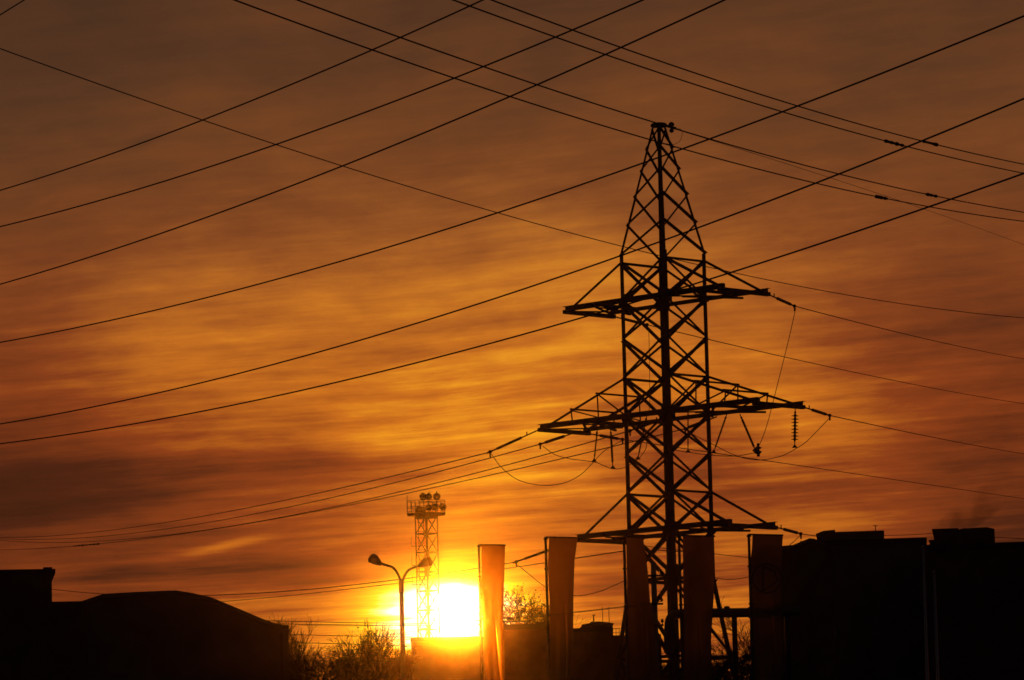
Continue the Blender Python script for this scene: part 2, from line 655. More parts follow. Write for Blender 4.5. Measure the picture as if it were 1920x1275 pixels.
ARMS = []
for (kz, kt, oL, oR, truss) in ((1, 0, 2.68, 2.84, False), (4, 3, 4.13, 4.34, True), (7, 6, 2.36, 2.84, False)):
    z, ztop = body[kz], body[kt]
    tips = {}
    arm = MB()
    lines = {}
    for (c1, c2) in (('L', 'N'), ('F', 'R')):
        a, b = corner(c1, z, HB), corner(c2, z, HB)
        pa, pb = a - A * oL, b + A * oR
        lines[c1] = (a, pa)
        lines[c2] = (b, pb)
        tips[c1], tips[c2] = pa, pb
        inn = (B if c1 == 'L' else -B)
        o = -inn * .02 - UPV * .08
        arm.lbar(pa - A * .10 + o, pb + A * .10 + o, .15, .016, inn, UPV)     # channel beam: two angles back to back
        arm.lbar(pa - A * .10 + o + UPV * .16 - inn * .02, pb + A * .10 + o + UPV * .16 - inn * .02, .14, .016, -inn, -UPV)
    arm_o = arm.build('crossarm', STEEL, tower)
    for side, sg, over in (('L', -1, oL), ('R', 1, oR)):
        ch = MB()
        cc = ('L', 'F') if sg < 0 else ('N', 'R')
        p, q = lines[cc[0]], lines[cc[1]]
        # rungs: tip, middle and two thirds
        for fr, w in ((.995, .17), (.5, .12)):
            a = p[0].lerp(p[1], fr)
            b = q[0].lerp(q[1], fr)
            ch.bar(a - B * .22 + UPV * (-.13 if fr > .9 else .015), b + B * .22 + UPV * (-.13 if fr > .9 else .015), w, .14 if fr > .9 else .10, UPV)
        # plan bracing under the deck
        for f0, f1 in ((0.02, .5), (.5, .97)):
            for k, (s0, s1) in enumerate(((p, q), (q, p))):
                a, b = s0[0].lerp(s0[1], f0), s1[0].lerp(s1[1], f1)
                d = (b - a).normalized()
                ch.bar(a + d * .08 + UPV * (-.06 - .05 * k), b - d * .08 + UPV * (-.06 - .05 * k), .09, .045, UPV)
        # jumper cradle under the outer half
        a, b = p[0].lerp(p[1], .30), q[0].lerp(q[1], .62)
        ch.bar(a - UPV * .165, b - UPV * .165, .10, .07, UPV)
        ch.build('deck_bracing', STEEL, arm_o)
    for cnr in 'LNRF':
        st = MB()
        q0, tip = corner(cnr, ztop, HB), tips[cnr]
        foot = lines[cnr][0].lerp(tip, .95) + UPV * .03
        d = (foot - q0).normalized()
        s = (A if cnr in 'LF' else -A)
        u = d.cross(B).normalized()
        u = u if u.z < 0 else -u
        if truss:
            st.lbar(q0, foot, .085, .012, u, B if cnr in 'LN' else -B)
            bs = lines[cnr][0]
            prev = bs + UPV * .08
            for fr in (.335, .68):
                nn = q0.lerp(foot, fr)
                bt = bs.lerp(tip, .93 * fr) + UPV * .08
                st.bar(bt, nn, .08, .05)
                dd_ = (nn - prev).normalized()
                st.bar(prev + dd_ * .05, nn, .06, .04)
                prev = bt
        else:
            st.lbar(q0, foot, .095, .012, u, B if cnr in 'LN' else -B)
        st.build('stay', STEEL, arm_o)
    if truss:
        for pr in (('L', 'F'), ('N', 'R')):
            for fr in (.335, .68):
                rg = MB()
                e = []
                for cnr in pr:
                    foot = lines[cnr][0].lerp(tips[cnr], .93) + UPV * .08
                    e.append(corner(cnr, ztop, HB).lerp(foot, fr))
                rg.bar(e[0] - B * .09, e[1] + B * .09, .07, .06, UPV)
                rg.build('rung', STEEL, arm_o)
    ARMS.append(tips)

# ------------------------------------------------------------------ insulators
G_T = 'tension insulators on the pylon'
G_S = 'jumper insulator strings hanging from the pylon'


def tension_insulator(p, q, label, drop=V((0, 0, -1))):
    """link rod, ribbed long-rod body and dead-end clamp between two points"""
    o = thing('tension_insulator', p, label, 'insulator', G_T)
    d = (q - p)
    L = d.length
    d.normalize()
    m = MB()
    m.tube([p, p + d * L * .40], .026, 6)
    m.bar(p + d * L * .30 - UPV * .01, p + d * L * .30 + UPV * .13, .04)
    m.build('link_rod', STEEL, o)
    m = MB()
    n = 16
    prof = []
    for i in range(n):
        a = L * .40 + L * .46 * i / n
        b = L * .46 / n
        prof += [(a, .036), (a + b * .35, .058), (a + b * .55, .058), (a + b * .95, .036)]
    m.lathe(p, d, prof, 12)
    m.build('ribbed_body', PORC, o, True)
    m = MB()
    m.tube([p + d * L * .86, q + d * .10], .032, 6)
    m.bar(q - d * .03, q + (drop + d * -.25).normalized() * .19, .07, .06)
    m.lathe(q - d * .1, d, [(0, .05), (.05, .07), (.12, .05)], 8)
    m.build('dead_end_clamp', STEEL, o)
    return o


def string_insulator(p, q, label, disc=.14, nd_=8, body=.04):
    o = thing('insulator_string', p, label, 'insulator', G_S)
    d = (q - p)
    L = d.length
    d.normalize()
    m = MB()
    m.tube([p, p + d * L * .16], .02, 6)
    m.lathe(p + d * L * .07, d, [(0, .02), (.04, .045), (.09, .02)], 8)
    m.build('hanger', STEEL, o)
    m = MB()
    prof = [(L * .13, .03)]
    for i in range(nd_):
        a = L * .15 + L * .70 * i / nd_
        b = L * .70 / nd_
        prof += [(a, body), (a + b * .35, body * 1.5), (a + b * .42, disc * .95), (a + b * .52, disc), (a + b * .60, disc * .5), (a + b * .66, body)]
    prof.append((L * .86, .03))
    m.lathe(p, d, prof, 14)
    m.build('shed_stack', PORC, o)
    m = MB()
    m.tube([p + d * L * .84, q], .02, 6)
    m.loft([[q + V((x * s, 0, 0)) + UPV * zz_ + V((0, y_, 0)) for x, zz_ in ((-.10, -.03), (0, .10), (.10, -.03))] for s, y_ in ((1, -.05), (1, .05))])
    m.build('jumper_clamp', STEEL, o)
    return o


up, mid, low = ARMS
TI = [
    (up['R'] - UPV * .1, at(1490, 574, TY + 4.6), 'slanting tension insulator on the right end of the uppermost crossarm'),
    (up['F'] - UPV * .1, at(1214, 609, TY + 8.5), 'slanting tension insulator crossing the braces under the uppermost left arm'),
    (mid['R'] - UPV * .1, at(1556, 779, TY + 3.5), 'slanting tension insulator on the far right end of the widest crossarm'),
    (mid['F'] - UPV * .12, at(1168, 824, TY + 8), 'short tension insulator running right under the widest left arm'),
    (mid['L'] - UPV * .05, at(917, 848, TY + 2.2), 'long tension insulator leading left from the tip of the widest left arm'),
    (mid['L'].lerp(mid['F'], .9) - UPV * .05, at(1012, 833, TY + 7.5), 'second tension insulator leading left below the widest left arm'),
    (corner('N', body[4], HB) - UPV * .2, at(1180, 808, TY + .5), 'tension insulator between the lattice braces beside the left leg'),
    (corner('R', body[4], HB) + A * .3 - UPV * .12, at(1284, 804, TY + 2.5), 'tension insulator slanting down left from the right leg at the middle crossarm'),
    (low['R'] - UPV * .08, at(1502, 1001, TY + 2.5), 'slanting tension insulator on the right end of the lowest crossarm'),
    (low['L'] - UPV * .08, at(966, 1054, TY + 2.0), 'tension insulator from the lowest left arm, passing behind the dark red banner'),
]
for p, q, lb in TI:
    tension_insulator(p, q, lb)


def on(px, py, Y=TY):
    return at(px, py, Y)


string_insulator(on(1120, 806, TY + 2), on(1114, 864, TY + 2), 'thin toothed insulator string, leftmost of those hanging under the widest crossarm', .046, 20, .020)
string_insulator(on(1145, 804, TY + 4), on(1149, 877, TY + 4), 'thick dark insulator rod hanging just left of the pylon leg', .05, 22, .036)
string_insulator(on(1213, 778, TY - 1), on(1196, 860, TY - 1), 'tilted insulator string seen through the left lattice panel', .046, 20, .020)
string_insulator(on(1290, 764, TY + 2), on(1290, 847, TY + 2), 'insulator string hanging upright inside the right lattice panel', .046, 20, .018)
string_insulator(on(1363, 776, TY + 1), on(1338, 848, TY + 1), 'toothed insulator string slanting down left to the right pylon leg', .05, 22, .024)
string_insulator(on(1387, 776, TY - 1.5), on(1418, 848, TY - 1.5), 'thick insulator rod slanting down right beneath the widest crossarm', .05, 22, .036)
string_insulator(on(1491, 766, TY - 3), on(1490, 838, TY - 3), 'upright string of eight wide insulator discs near the right arm tip', .135, 8, .04)
# small two-disc post beside the slanting rod
o = thing('post_insulator', on(1422, 836, TY - 1.5), 'small two-disc post insulator at the foot of the slanting rod', 'insulator')
m = MB()
m.lathe(on(1422, 856, TY - 1.5), UPV, [(0, .05), (.05, .06), (.08, .05), (.16, .13), (.18, .13), (.22, .05), (.26, .05), (.30, .13), (.32, .13), (.36, .05), (.48, .04)], 12)
m.build('shed_stack', PORC, o)
m = MB()
m.tube([on(1417, 851, TY - 1.5), on(1423, 832, TY - 1.5)], .04, 6)
m.tube([on(1412, 846, TY - 1.5), on(1423, 836, TY - 1.5)], .05, 6)
m.build('bracket', STEEL, o)
# glass insulator on the peak
o = thing('peak_insulator', on(1252, 238, TY), 'small insulator pair fixed to the peak of the pylon', 'insulator')
m = MB()
m.bar(on(1250, 236, TY), on(1268, 241, TY), .07, .09)
m.build('bracket', STEEL, o)
m = MB()
m.lathe(on(1259, 239, TY), UPV, [(-.20, .02), (-.16, .08), (-.10, .09), (-.04, .04), (.03, .05), (.08, .11), (.15, .10), (.2, .04)], 12)
m.build('shed_stack', PORC, o, True)

# ------------------------------------------------------------------ wires
def fit_sag(P0, P1, mpx, mpy):
    def pt(t, s):
        return P0.lerp(P1, t) - UPV * (4 * s * t * (1 - t))

    def yat(s):
        lo_, hi_ = 0.0, 1.0
        inc = proj(P1)[0] > proj(P0)[0]
        for _ in range(40):
            t = (lo_ + hi_) / 2
            if (proj(pt(t, s))[0] < mpx) == inc:
                lo_ = t
            else:
                hi_ = t
        return proj(pt((lo_ + hi_) / 2, s))[1]
    a, b = -20.0, 40.0
    for _ in range(50):
        c = (a + b) / 2
        if yat(c) < mpy:
            a = c
        else:
            b = c
    s = (a + b) / 2
    return lambda t: pt(t, s)


def wire(p0, p1, mid_, r, label, name='power_line', cat='cable', group=None, e0=0.0, e1=0.0, n=70, damp=(), sides=6, twist=None):
    """p0, p1 = (px, py, distance); a parabola of real sag through the middle pixel"""
    P0 = at(*p0) if isinstance(p0, tuple) else p0
    P1 = at(*p1) if isinstance(p1, tuple) else p1
    f = fit_sag(P0, P1, *mid_)
    pts = [f(-e0 + (1 + e0 + e1) * i / n) for i in range(n + 1)]
    m = MB()
    m.tube(pts, r, sides)
    o = m.build(name, ALU)
    tag(o, label, cat, group)
    for (pa, pb) in damp:                       # clamped splices made of lumps
        k = []
        for px in (pa, pb):
            k.append(min((i / 600 for i in range(601)), key=lambda t: abs(proj(f(t))[0] - px)))
        dm_ = MB()
        d = f(k[1]) - f(k[0])
        L = d.length
        prof = []
        nn = 7
        rnd = random.Random(int(pa))
        for i in range(nn):
            a = L * i / nn
            b = L / nn
            rr = r * (2.2 + 1.3 * rnd.random())
            prof += [(a, r * 1.3), (a + b * .25, rr), (a + b * .7, rr * .9), (a + b * .98, r * 1.3)]
        dm_.lathe(f(k[0]), d, prof, 8)
        dm_.build('splice_clamp', STEEL, o)
    if twist:
        pitch, rw = twist
        tm = MB()
        Ltot = sum((pts[i + 1] - pts[i]).length for i in range(n))
        steps = int(Ltot / pitch * 6)
        hp = []
        for i in range(steps + 1):
            t = -e0 + (1 + e0 + e1) * i / steps
            a = i * 2 * math.pi / 6
            hp.append(f(t) + V((math.cos(a) * .3, math.cos(a) * .3, math.sin(a))) * rw)
        tm.tube(hp, r * .55, 3)
        tm.build('wound_strand', ALU, o)
    return o


G1 = 'thick cables of the near line, rising to the right'
N3 = [((0, 357, 118), (905, 0, 88), (375, 227), 'thick cable rising rightwards, highest of those leaving the left edge'),
      ((0, 425, 116), (1205, 0, 82), (520, 270), 'thick cable rising rightwards, second from the top at the left edge'),
      ((0, 533, 114), (1358, 0, 78), (640, 312), 'thick cable rising rightwards, third from the top at the left edge')]
for a, b, c, lb in N3:
    wire(a, b, c, .0155, lb, group=G1, e0=.15, e1=.5)
N4 = [((0, 642, 116), (1920, 30, 76), (1185, 313), 'long thick cable rising rightwards just in front of the pylon peak'),
      ((0, 795, 116), (1920, 185, 76), (1165, 479), 'long thick cable rising rightwards past the shoulder of the pylon'),
      ((0, 832, 116), (1920, 325, 76), (1090, 596), 'long thick cable rising rightwards past the tip of the uppermost crossarm')]
for a, b, c, lb in N4:
    wire(a, b, c, .0155, lb, group=G1, e0=.15, e1=.15)
wire((0, 28, 116), (45, 0, 115), (22, 14.3), .0155, 'short stretch of thick cable cutting the top left corner', group=G1, e0=2, e1=4)
G2 = 'paired cables falling to the right'
D4 = [((440, 0, 70), (1920, 415, 118), (1165, 246), 'cable falling to the right, lower one of the left pair', ((1643, 1664),)),
      ((558, 0, 70), (1920, 398, 118), (1232, 231), 'cable falling to the right and crossing the very top of the pylon', ((1736, 1757),)),
      ((850, 0, 72), (1920, 325, 112), (1465, 209), 'cable falling to the right, lower one of the right pair', ((1660, 1694),)),
      ((922, 0, 72), (1920, 308, 112), (1490, 197), 'cable falling to the right, uppermost of all in the right half', ((1731, 1758),))]
for a, b, c, lb, dm_ in D4:
    wire(a, b, c, .0125, lb, group=G2, e0=.3, e1=.15, damp=dm_)
wire((0, 91, 92), (1920, 596, 165), (930, 398), .010, 'thin twisted cable with a beaded outline falling across the whole sky', e0=.1, e1=.1, n=90, twist=(.12, .012))
G3 = 'conductors running right from the pylon'
for k, p1, md, lb in ((0, (1920, 673, 330), (1700, 627), 'thin conductor leaving right from the uppermost right arm tip'),
                      (1, (1920, 757, 345), (1560, 689), 'thin conductor leaving right from behind the upper lattice panels'),
                      (2, (1920, 851, 330), (1740, 818), 'thin conductor leaving right from the widest right arm tip'),
                      (3, (1920, 935, 345), (1560, 882), 'thin conductor leaving right low behind the hanging insulator strings'),
                      (8, (1920, 1052, 330), (1700, 1028), 'thin conductor from the lowest right arm tip, running behind the roofs')):
    wire(TI[k][1], p1, md, .018, lb, group=G3, e1=.1)
wire((1168, 1019, TY + 3), (1920, 1082, 345), (1400, 1045), .015, 'thin conductor leaving right below the lowest crossarm, seen between two banners', group=G3)
wire(on(1262, 241), (1920, 459, 300), (1650, 364), .010, 'thinnest wire, falling to the right from the insulator on the pylon peak', e1=.1)
G4 = 'conductors running left from the pylon'
for k, p1, md, lb, dmp in ((4, (0, 1008, 395), (500, 945), 'thin conductor leaving left from the long insulator at the widest left arm', ()),
                           (5, (0, 1010, 400), (600, 938), 'thin conductor leaving left, second of the bundle from the widest crossarm', ()),
                           (6, (0, 1013, 400), (640, 947), 'thin conductor leaving left, third of the bundle from the widest crossarm', ()),
                           (7, (0, 1031, 395), (560, 965), 'thin conductor leaving left, lowest of the bundle and carrying a lumpy splice', ((137, 188),))):
    wire(TI[k][1], p1, md, .020, lb, group=G4, e1=.1, damp=dmp)
wire(TI[9][1], (100, 1105, 300), (600, 1103), .022, 'low conductor leaving left behind the banners toward the flat roof', group=G4, e1=.3)
wire((1170, 1033, TY + 6), (415, 1128, 330), (700, 1099), .022, 'low conductor leaving left from behind the banners to the hangar roof', group=G4, e1=.3)
G5 = 'slack street wires low above the roofs'
for a, b, c, lb in (((1240, 1128, 118), (560, 1172, 180), (945, 1160), 'slack street wire crossing in front of the two glowing banners'),
                    ((1240, 1131, 118), (700, 1193, 150), (1085, 1148), 'slack street wire just under the one crossing both glowing banners'),
                    ((480, 1163, 215), (800, 1169, 215), (640, 1167), 'street wire over the bare bushes, highest of four'),
                    ((480, 1169, 215), (800, 1173, 215), (640, 1171.5), 'street wire over the bare bushes, second of four'),
                    ((480, 1188, 212), (790, 1195, 212), (640, 1192), 'street wire over the bare bushes, third of four'),
                    ((480, 1204, 212), (790, 1212, 212), (640, 1207), 'street wire over the bare bushes, lowest of four'),
                    ((1860, 1007, 260), (2000, 1012, 260), (1920, 1010), 'faint street wire beside the rooftop block at the right edge'),
                    ((1650, 1004, 260), (1760, 999, 260), (1700, 1003), 'faint street wire between the two rooftop blocks on the right'),
                    ((1225, 1030, 150), (1300, 1034, 150), (1262, 1033.5), 'short wire passing behind the pylon just under the lowest crossarm')):
    wire(a, b, c, .008 if a[2] < 140 else .017, lb, group=G5, n=40)


def jumper(pts, label, r=.014, Y=TY):
    m = MB()
    P = [at(p[0], p[1], p[2] if len(p) > 2 else Y) for p in pts]
    m.tube(catmull(P, 10), r, 6)
    tag(m.build('jumper_wire', ALU), label, 'cable', 'jumper loops on the pylon')


jumper([(921, 851), (940, 876), (968, 898), (1000, 908), (1030, 910), (1062, 904), (1090, 889), (1113, 866)], 'large slack loop hanging left below the widest left arm', Y=TY + 2)
jumper([(1017, 836), (1040, 852), (1068, 860), (1113, 866), (1130, 872), (1149, 879), (1172, 876), (1196, 861), (1210, 843), (1213, 828)], 'jumper loop threading the clamps of the hanging insulators left of the pylon', Y=TY + 3)
jumper([(1113, 866), (1130, 848), (1148, 836), (1168, 825)], 'short jumper rising from the leftmost clamp to the arm', Y=TY + 4)
jumper([(1216, 613), (1217, 640), (1218, 700), (1218, 760), (1213, 778)], 'vertical jumper seen through the left lattice panels', r=.011, Y=TY + 5)
jumper([(1492, 578), (1478, 640), (1458, 720), (1440, 790), (1430, 820), (1422, 838)], 'long jumper dropping from the uppermost right arm to the small post', Y=TY)
jumper([(1556, 783), (1535, 805), (1512, 828), (1491, 842), (1465, 855), (1430, 862), (1400, 860), (1370, 850), (1340, 835), (1300, 815)], 'wide jumper loop under the widest right arm tip', Y=TY - 2)
jumper([(1418, 848), (1405, 851), (1380, 855), (1340, 854), (1290, 848), (1262, 843)], 'flat jumper running left from the slanting rod to the pylon', Y=TY)
jumper([(968, 1057), (990, 1075), (1015, 1095), (1040, 1110), (1080, 1117), (1110, 1113), (1140, 1103), (1172, 1088)], 'slack loop below the lowest left arm, behind the dark red banner', Y=TY + 3)
jumper([(1500, 1004), (1490, 1014), (1478, 1025), (1460, 1050), (1430, 1072), (1405, 1081), (1375, 1086), (1345, 1084), (1320, 1074)], 'slack loop below the lowest right arm, beside the black banner', Y=TY + 2)
jumper([(1264, 240), (1277, 243), (1279, 252), (1274, 265), (1262, 271), (1248, 269)], 'tiny loop of wire beside the pylon peak', r=.009)

# ------------------------------------------------------------------ floodlight mast
FY = 362.0
FC = at(800, 1000, FY)
FC.z = 0
mast = thing('floodlight_mast', FC, 'slender lattice mast with a railed platform of round floodlights, left of the sun', 'floodlight mast')


def fz(y):
    return at(800 + (y - 1000) * .026, y, FY).z


k_ = FY / FPX
hf = 20.5 * k_
lv = [fz(y) for y in (967, 1001, 1036, 1072, 1108, 1144, 1180, 1220, 1270, 1330, 1400)] + [0]
fc = {c: FC + CDIR[c] * hf for c in 'LNRF'}
for c in 'LNRF':
    m = MB()
    m.bar(fc[c], fc[c] + UPV * lv[0], .10 if c in 'LR' else .16)
    m.build('leg', STEEL2, mast)
for c1, c2 in FACES:
    m = MB()
    for i in range(len(lv) - 1):
        a0, b0 = fc[c1] + UPV * lv[i], fc[c2] + UPV * lv[i]
        a1, b1 = fc[c1] + UPV * lv[i + 1], fc[c2] + UPV * lv[i + 1]
        m.bar(a0, b1, .05)
        m.bar(b0, a1, .045)
        m.bar(a1, b1, .08)
    m.build('face_bracing', STEEL2, mast)
m = MB()
lx = FC + V((-10 * k_, -.3, 0))
for dx in (-.2, .2):
    m.bar(lx + V((dx, 0, 0)), lx + V((dx, 0, 0)) + UPV * lv[0], .05)
zz = lv[0] - .3
while zz > 2:
    m.bar(lx + V((-.2, 0, zz)), lx + V((.2, 0, zz)), .03)
    zz -= .45
for i, zz in enumerate((fz(1024), fz(1060), fz(1096))):     # landings of the ladder
    m.bar(lx + V((-.75, 0, zz)), lx + V((.3, 0, zz)), .05, .06, UPV)
    m.bar(lx + V((-.75, 0, zz)), lx + V((-.75, 0, zz + .7)), .03)
m.build('ladder', STEEL2, mast)
zp = fz(966)
m = MB()
pw = 35.5 * k_
m.loft([[FC + V((x * pw, y * pw, zp + dz)) for x, y in ((-1, -.35), (-.35, -1), (.35, -1), (1, -.35), (1, .35), (.35, 1), (-.35, 1), (-1, .35))] for dz in (0, .13)])
for t in (-.7, 0, .7):
    m.bar(FC + V((-pw * .6, t * pw, zp - .1)), FC + V((pw * .6, t * pw, zp - .1)), .10, .18, UPV)
m.build('platform', STEEL2, mast)
m = MB()
ring = [FC + V((x * pw, y * pw, zp + .13)) for x, y in ((-1, -.35), (-.35, -1), (.35, -1), (1, -.35), (1, .35), (.35, 1), (-.35, 1), (-1, .35))]
rh = 23 * k_
for i in range(8):
    a, b = ring[i], ring[(i + 1) % 8]
    for h in (rh, rh * .5, .12):
        m.bar(a + UPV * h, b + UPV * h, .04)
    for t in (0, .33, .67):
        p = a.lerp(b, t)
        m.bar(p, p + UPV * rh, .035)
m.bar(ring[7], ring[7] + UPV * rh * 1.55, .04)
m.build('railing', STEEL2, mast)
for (px, py, r, yaw, dy) in ((793, 931, 6.2, .3, -.6), (804, 931, 5.6, -.2, .5), (818.5, 931, 6.0, .9, -.2), (804, 952, 5.8, 1.3, -.9), (816.5, 950, 6.0, .1, -.3), (829.5, 950, 6.0, .5, .3), (788, 958, 8.5, 1.5, -1.0)):
    p = at(px, py, FY + dy)
    rr = r * k_ * 1.08
    d = V((math.sin(yaw), math.cos(yaw), -.25)).normalized()
    m = MB()
    if r < 8:
        m.lathe(p - d * .18, d, [(-.08, rr * .35), (0, rr * .75), (.10, rr), (.30, rr * 1.02), (.34, rr * 1.05), (.36, rr * .95)], 14)
    else:
        m.lathe(p - d * .35, d, [(0, rr * .55), (.10, rr * .85), (.55, rr * .9), (.75, rr * .75)], 10)
    f_ = m.build('floodlight', HOUSING, mast, False)
    m = MB()
    foot = V((p.x, p.y, (zp + .13) if py > 940 else zp + .13 + rh))
    m.bar(foot, p - UPV * rr * .8, .07)
    for s in (-1, 1):
        sd = V((math.cos(yaw), -math.sin(yaw), 0)) * s * rr * .95
        m.bar(p - UPV * rr * .9 + sd * .2, p + sd, .05)
    m.build('bracket', STEEL2, f_)
    if px in (818.5, 804):
        m = MB()
        m.tube([p + UPV * rr * .7, p + UPV * rr * 1.5 + V((.03, 0, 0))], .045, 5)
        m.build('cable_hook', STEEL2, f_)
m = MB()
for xx in (794, 812):
    m.bar(at(xx - 8, 941, FY - .6), at(xx + 12, 940.5, FY + .3), .07)
m.build('lamp_rail', STEEL2, mast)

# ------------------------------------------------------------------ street lamp
LY = 160.0
LP = at(754.5, 1120, LY)
lz = lambda px, py: at(px, py, LY)
lamp = thing('street_lamp', (LP.x, LY, 0), 'double-headed street lamp with two curved arms, standing left of the sun', 'street lamp')
m = MB()
pb = lz(757.5, 1240)
jt = lz(752.5, 1098)
m.tube([V((jt.x, LY, 0)), V((jt.x, LY, 6)), V((jt.x, LY, jt.z))], [.12, .10, .072], 12)
m.lathe(V((jt.x, LY, jt.z - .25)), UPV, [(0, .075), (.05, .088), (.4, .088), (.45, .07)], 12)
m.build('pole', STEEL2, lamp, True)
for arm_px, head in (([(752, 1100), (750, 1086), (744, 1073), (736, 1064), (725, 1060), (712, 1056)], ((713, 1057), (691, 1041))),
                     ([(753, 1100), (755, 1090), (759, 1079), (766, 1069), (776, 1064), (789, 1059)], ((787, 1060), (811, 1048)))):
    m = MB()
    pts = catmull([lz(*p) for p in arm_px], 6)
    m.tube(pts, .045, 8)
    m.build('arm', STEEL2, lamp, True)
    m = MB()
    p, q = lz(*head[0]), lz(*head[1])
    d = q - p
    L = d.length
    m.lathe(p - d.normalized() * .06, d, [(0, .05), (.1 * L, .07), (.3 * L, .115), (.6 * L, .165), (.8 * L, .16), (.95 * L, .11), (1.02 * L, .04)], 14)
    h_ = m.build('lamp_head', HOUSING, lamp, True)
    m = MB()
    dn = d.normalized()
    m.lathe(p + dn * L * .36 - UPV * .02, dn, [(0, .05), (.08, .13), (.4 * L, .178), (.55 * L, .10)], 12)
    m.build('lens_cover', PORC, h_, True)

# ------------------------------------------------------------------ banners
def banner(px_pole, ytop, Y, px_l, px_r, label, left, right, seed, logo=False, poletop=None):
    """left/right: (photo y, photo x) stations of the cloth's two edges"""
    rnd = random.Random(seed)
    P = at(px_pole, ytop + 4, Y)
    t = thing('banner_flag', (P.x, Y, 0), label, 'banner', 'tall vertical banners in a row')
    m = MB()
    m.tube([V((P.x, Y, 0)), V((P.x, Y, P.z * .6)), V((P.x, Y, P.z))], [.055, .05, .036], 10)
    m.lathe(V((P.x, Y, P.z)), UPV, [(0, .036), (.03, .045), (.07, .02)], 8)
    m.build('pole', STEEL2, t, True)
    m = MB()
    b0 = at(px_pole, ytop, Y)
    b1 = at(px_r + 1.5, ytop, Y)
    b1.y += .25
    m.tube([b0, b1], .022, 8)
    m.build('top_bar', STEEL2, t)
    ys = np.linspace(ytop + 1.5, 1560, 70)
    ly = np.interp(ys, [a for a, b in left], [b for a, b in left])
    ry = np.interp(ys, [a for a, b in right], [b for a, b in right])
    nu = 34
    vs, fs = [], []
    ph = [rnd.uniform(0, 6.28) for _ in range(6)]
    z0 = at(px_l, ytop, Y).z
    for i, y in enumerate(ys):
        for j in range(nu + 1):
            u = j / nu
            px = ly[i] + (ry[i] - ly[i]) * u
            k = min(1.0, (i / 69) * 3.0)
            p = at(px, y, Y)
            s = i / 69 * 9.0
            fold = .011 * math.sin(u * 9 + ph[0] + s * .5) * k + .007 * math.sin(u * 17 + ph[1] - s * .35) * k \
                + .02 * math.sin(s * 1.3 + ph[2] + u * 2) * k
            # drag creases from the upper right corner
            cr = max(0.0, 1 - s / 2.2)
            fold += .010 * cr * math.sin((u * 1.0 + s * .95) * 26 + ph[3]) * max(0, 1 - abs(u - .55 + s * .2) * 1.8)
            # one long crease down the cloth
            cu = .62 + .10 * math.sin(s * .7 + ph[4]) + .04 * s * .3
            fold += .03 * math.exp(-((u - cu) / .035) ** 2) * min(1, max(0, s - 1.6) * .8)
            p.y = Y + .25 * u + fold + u * (1 - u) * .06
            vs.append(p)
            if i and j:
                a = i * (nu + 1) + j
                fs.append((a - nu - 2, a - nu - 1, a, a - 1))
    m = MB()
    m.add(vs, fs)
    cl = m.build('cloth', CLOTH, t, True)
    m = MB()                                    # tie rings between pole and cloth
    for yy in (ytop + 3, ytop + 60, ytop + 130, ytop + 200):
        q = at(np.interp(yy, [a for a, b in left], [b for a, b in left]) + .5, yy, Y)
        m.tube([V((P.x, Y, q.z)), q], .007, 5)
        m.lathe(V((P.x, Y, q.z - .02)), UPV, [(0, .045), (.0, .06), (.04, .06), (.04, .045)], 8)
    m.build('tie', STEEL2, t)
    if logo:
        m = MB()
        c = at((px_l + px_r) / 2 - 2, 1085, Y)
        R1 = 27 * Y / FPX
        pts = [c + V((math.cos(a) * R1, -.10, math.sin(a) * R1)) for a in np.linspace(0, 2 * math.pi, 41)]
        for i in range(40):
            m.bar(pts[i], pts[i + 1], .01, .035, V((0, -1, 0)).cross((pts[i + 1] - pts[i]).normalized()))
        tri = [c + V((x * R1, -.10, z * R1)) for x, z in ((-.22, .82), (.55, .45), (.75, -.2), (-.3, -.85))]
        for i in range(4):
            a, b = tri[i], tri[(i + 1) % 4]
            m.bar(a, b, .01, .04, V((0, -1, 0)).cross((b - a).normalized()))
        m.build('emblem', EMBLEM, cl)
    return t


banner(898, 1021, 133, 903, 947, 'bright orange glowing banner standing right against the sun',
       [(1021, 903), (1100, 902), (1190, 906), (1240, 910), (1275, 914), (1560, 930)], [(1021, 947), (1060, 946), (1150, 943.5), (1200, 945), (1275, 947), (1560, 950)], 3)
banner(1023, 1007, 130, 1030, 1083, 'dark red banner, second from the sun, in front of the lowest left arm',
       [(1007, 1030), (1060, 1027), (1120, 1030), (1275, 1031), (1560, 1036)], [(1007, 1083), (1025, 1081), (1050, 1077.5), (1110, 1075.5), (1190, 1075), (1275, 1070), (1560, 1066)], 5)
banner(1170, 1006, 128, 1174, 1206, 'narrow brown banner hanging before the left pylon leg',
       [(1006, 1174), (1100, 1176), (1275, 1177), (1560, 1180)], [(1006, 1206), (1060, 1214), (1120, 1219), (1275, 1236), (1560, 1250)], 8)
banner(1273, 1004, 127, 1280, 1340, 'broad brown banner hanging before the right pylon leg',
       [(1004, 1280), (1100, 1281), (1275, 1284), (1560, 1288)], [(1004, 1339), (1100, 1340), (1150, 1337), (1200, 1334), (1275, 1336), (1560, 1342)], 11)
banner(1404, 1002, 126, 1411, 1468, 'black banner with a round emblem, farthest from the sun',
       [(1002, 1411), (1025, 1410), (1060, 1406.5), (1275, 1409), (1560, 1414)], [(1002, 1469), (1025, 1467.5), (1100, 1466), (1275, 1468), (1560, 1474)], 17, True)

# ------------------------------------------------------------------ buildings
def X(px, py, Y):
    p = at(px, py, Y)
    return p.x, p.z


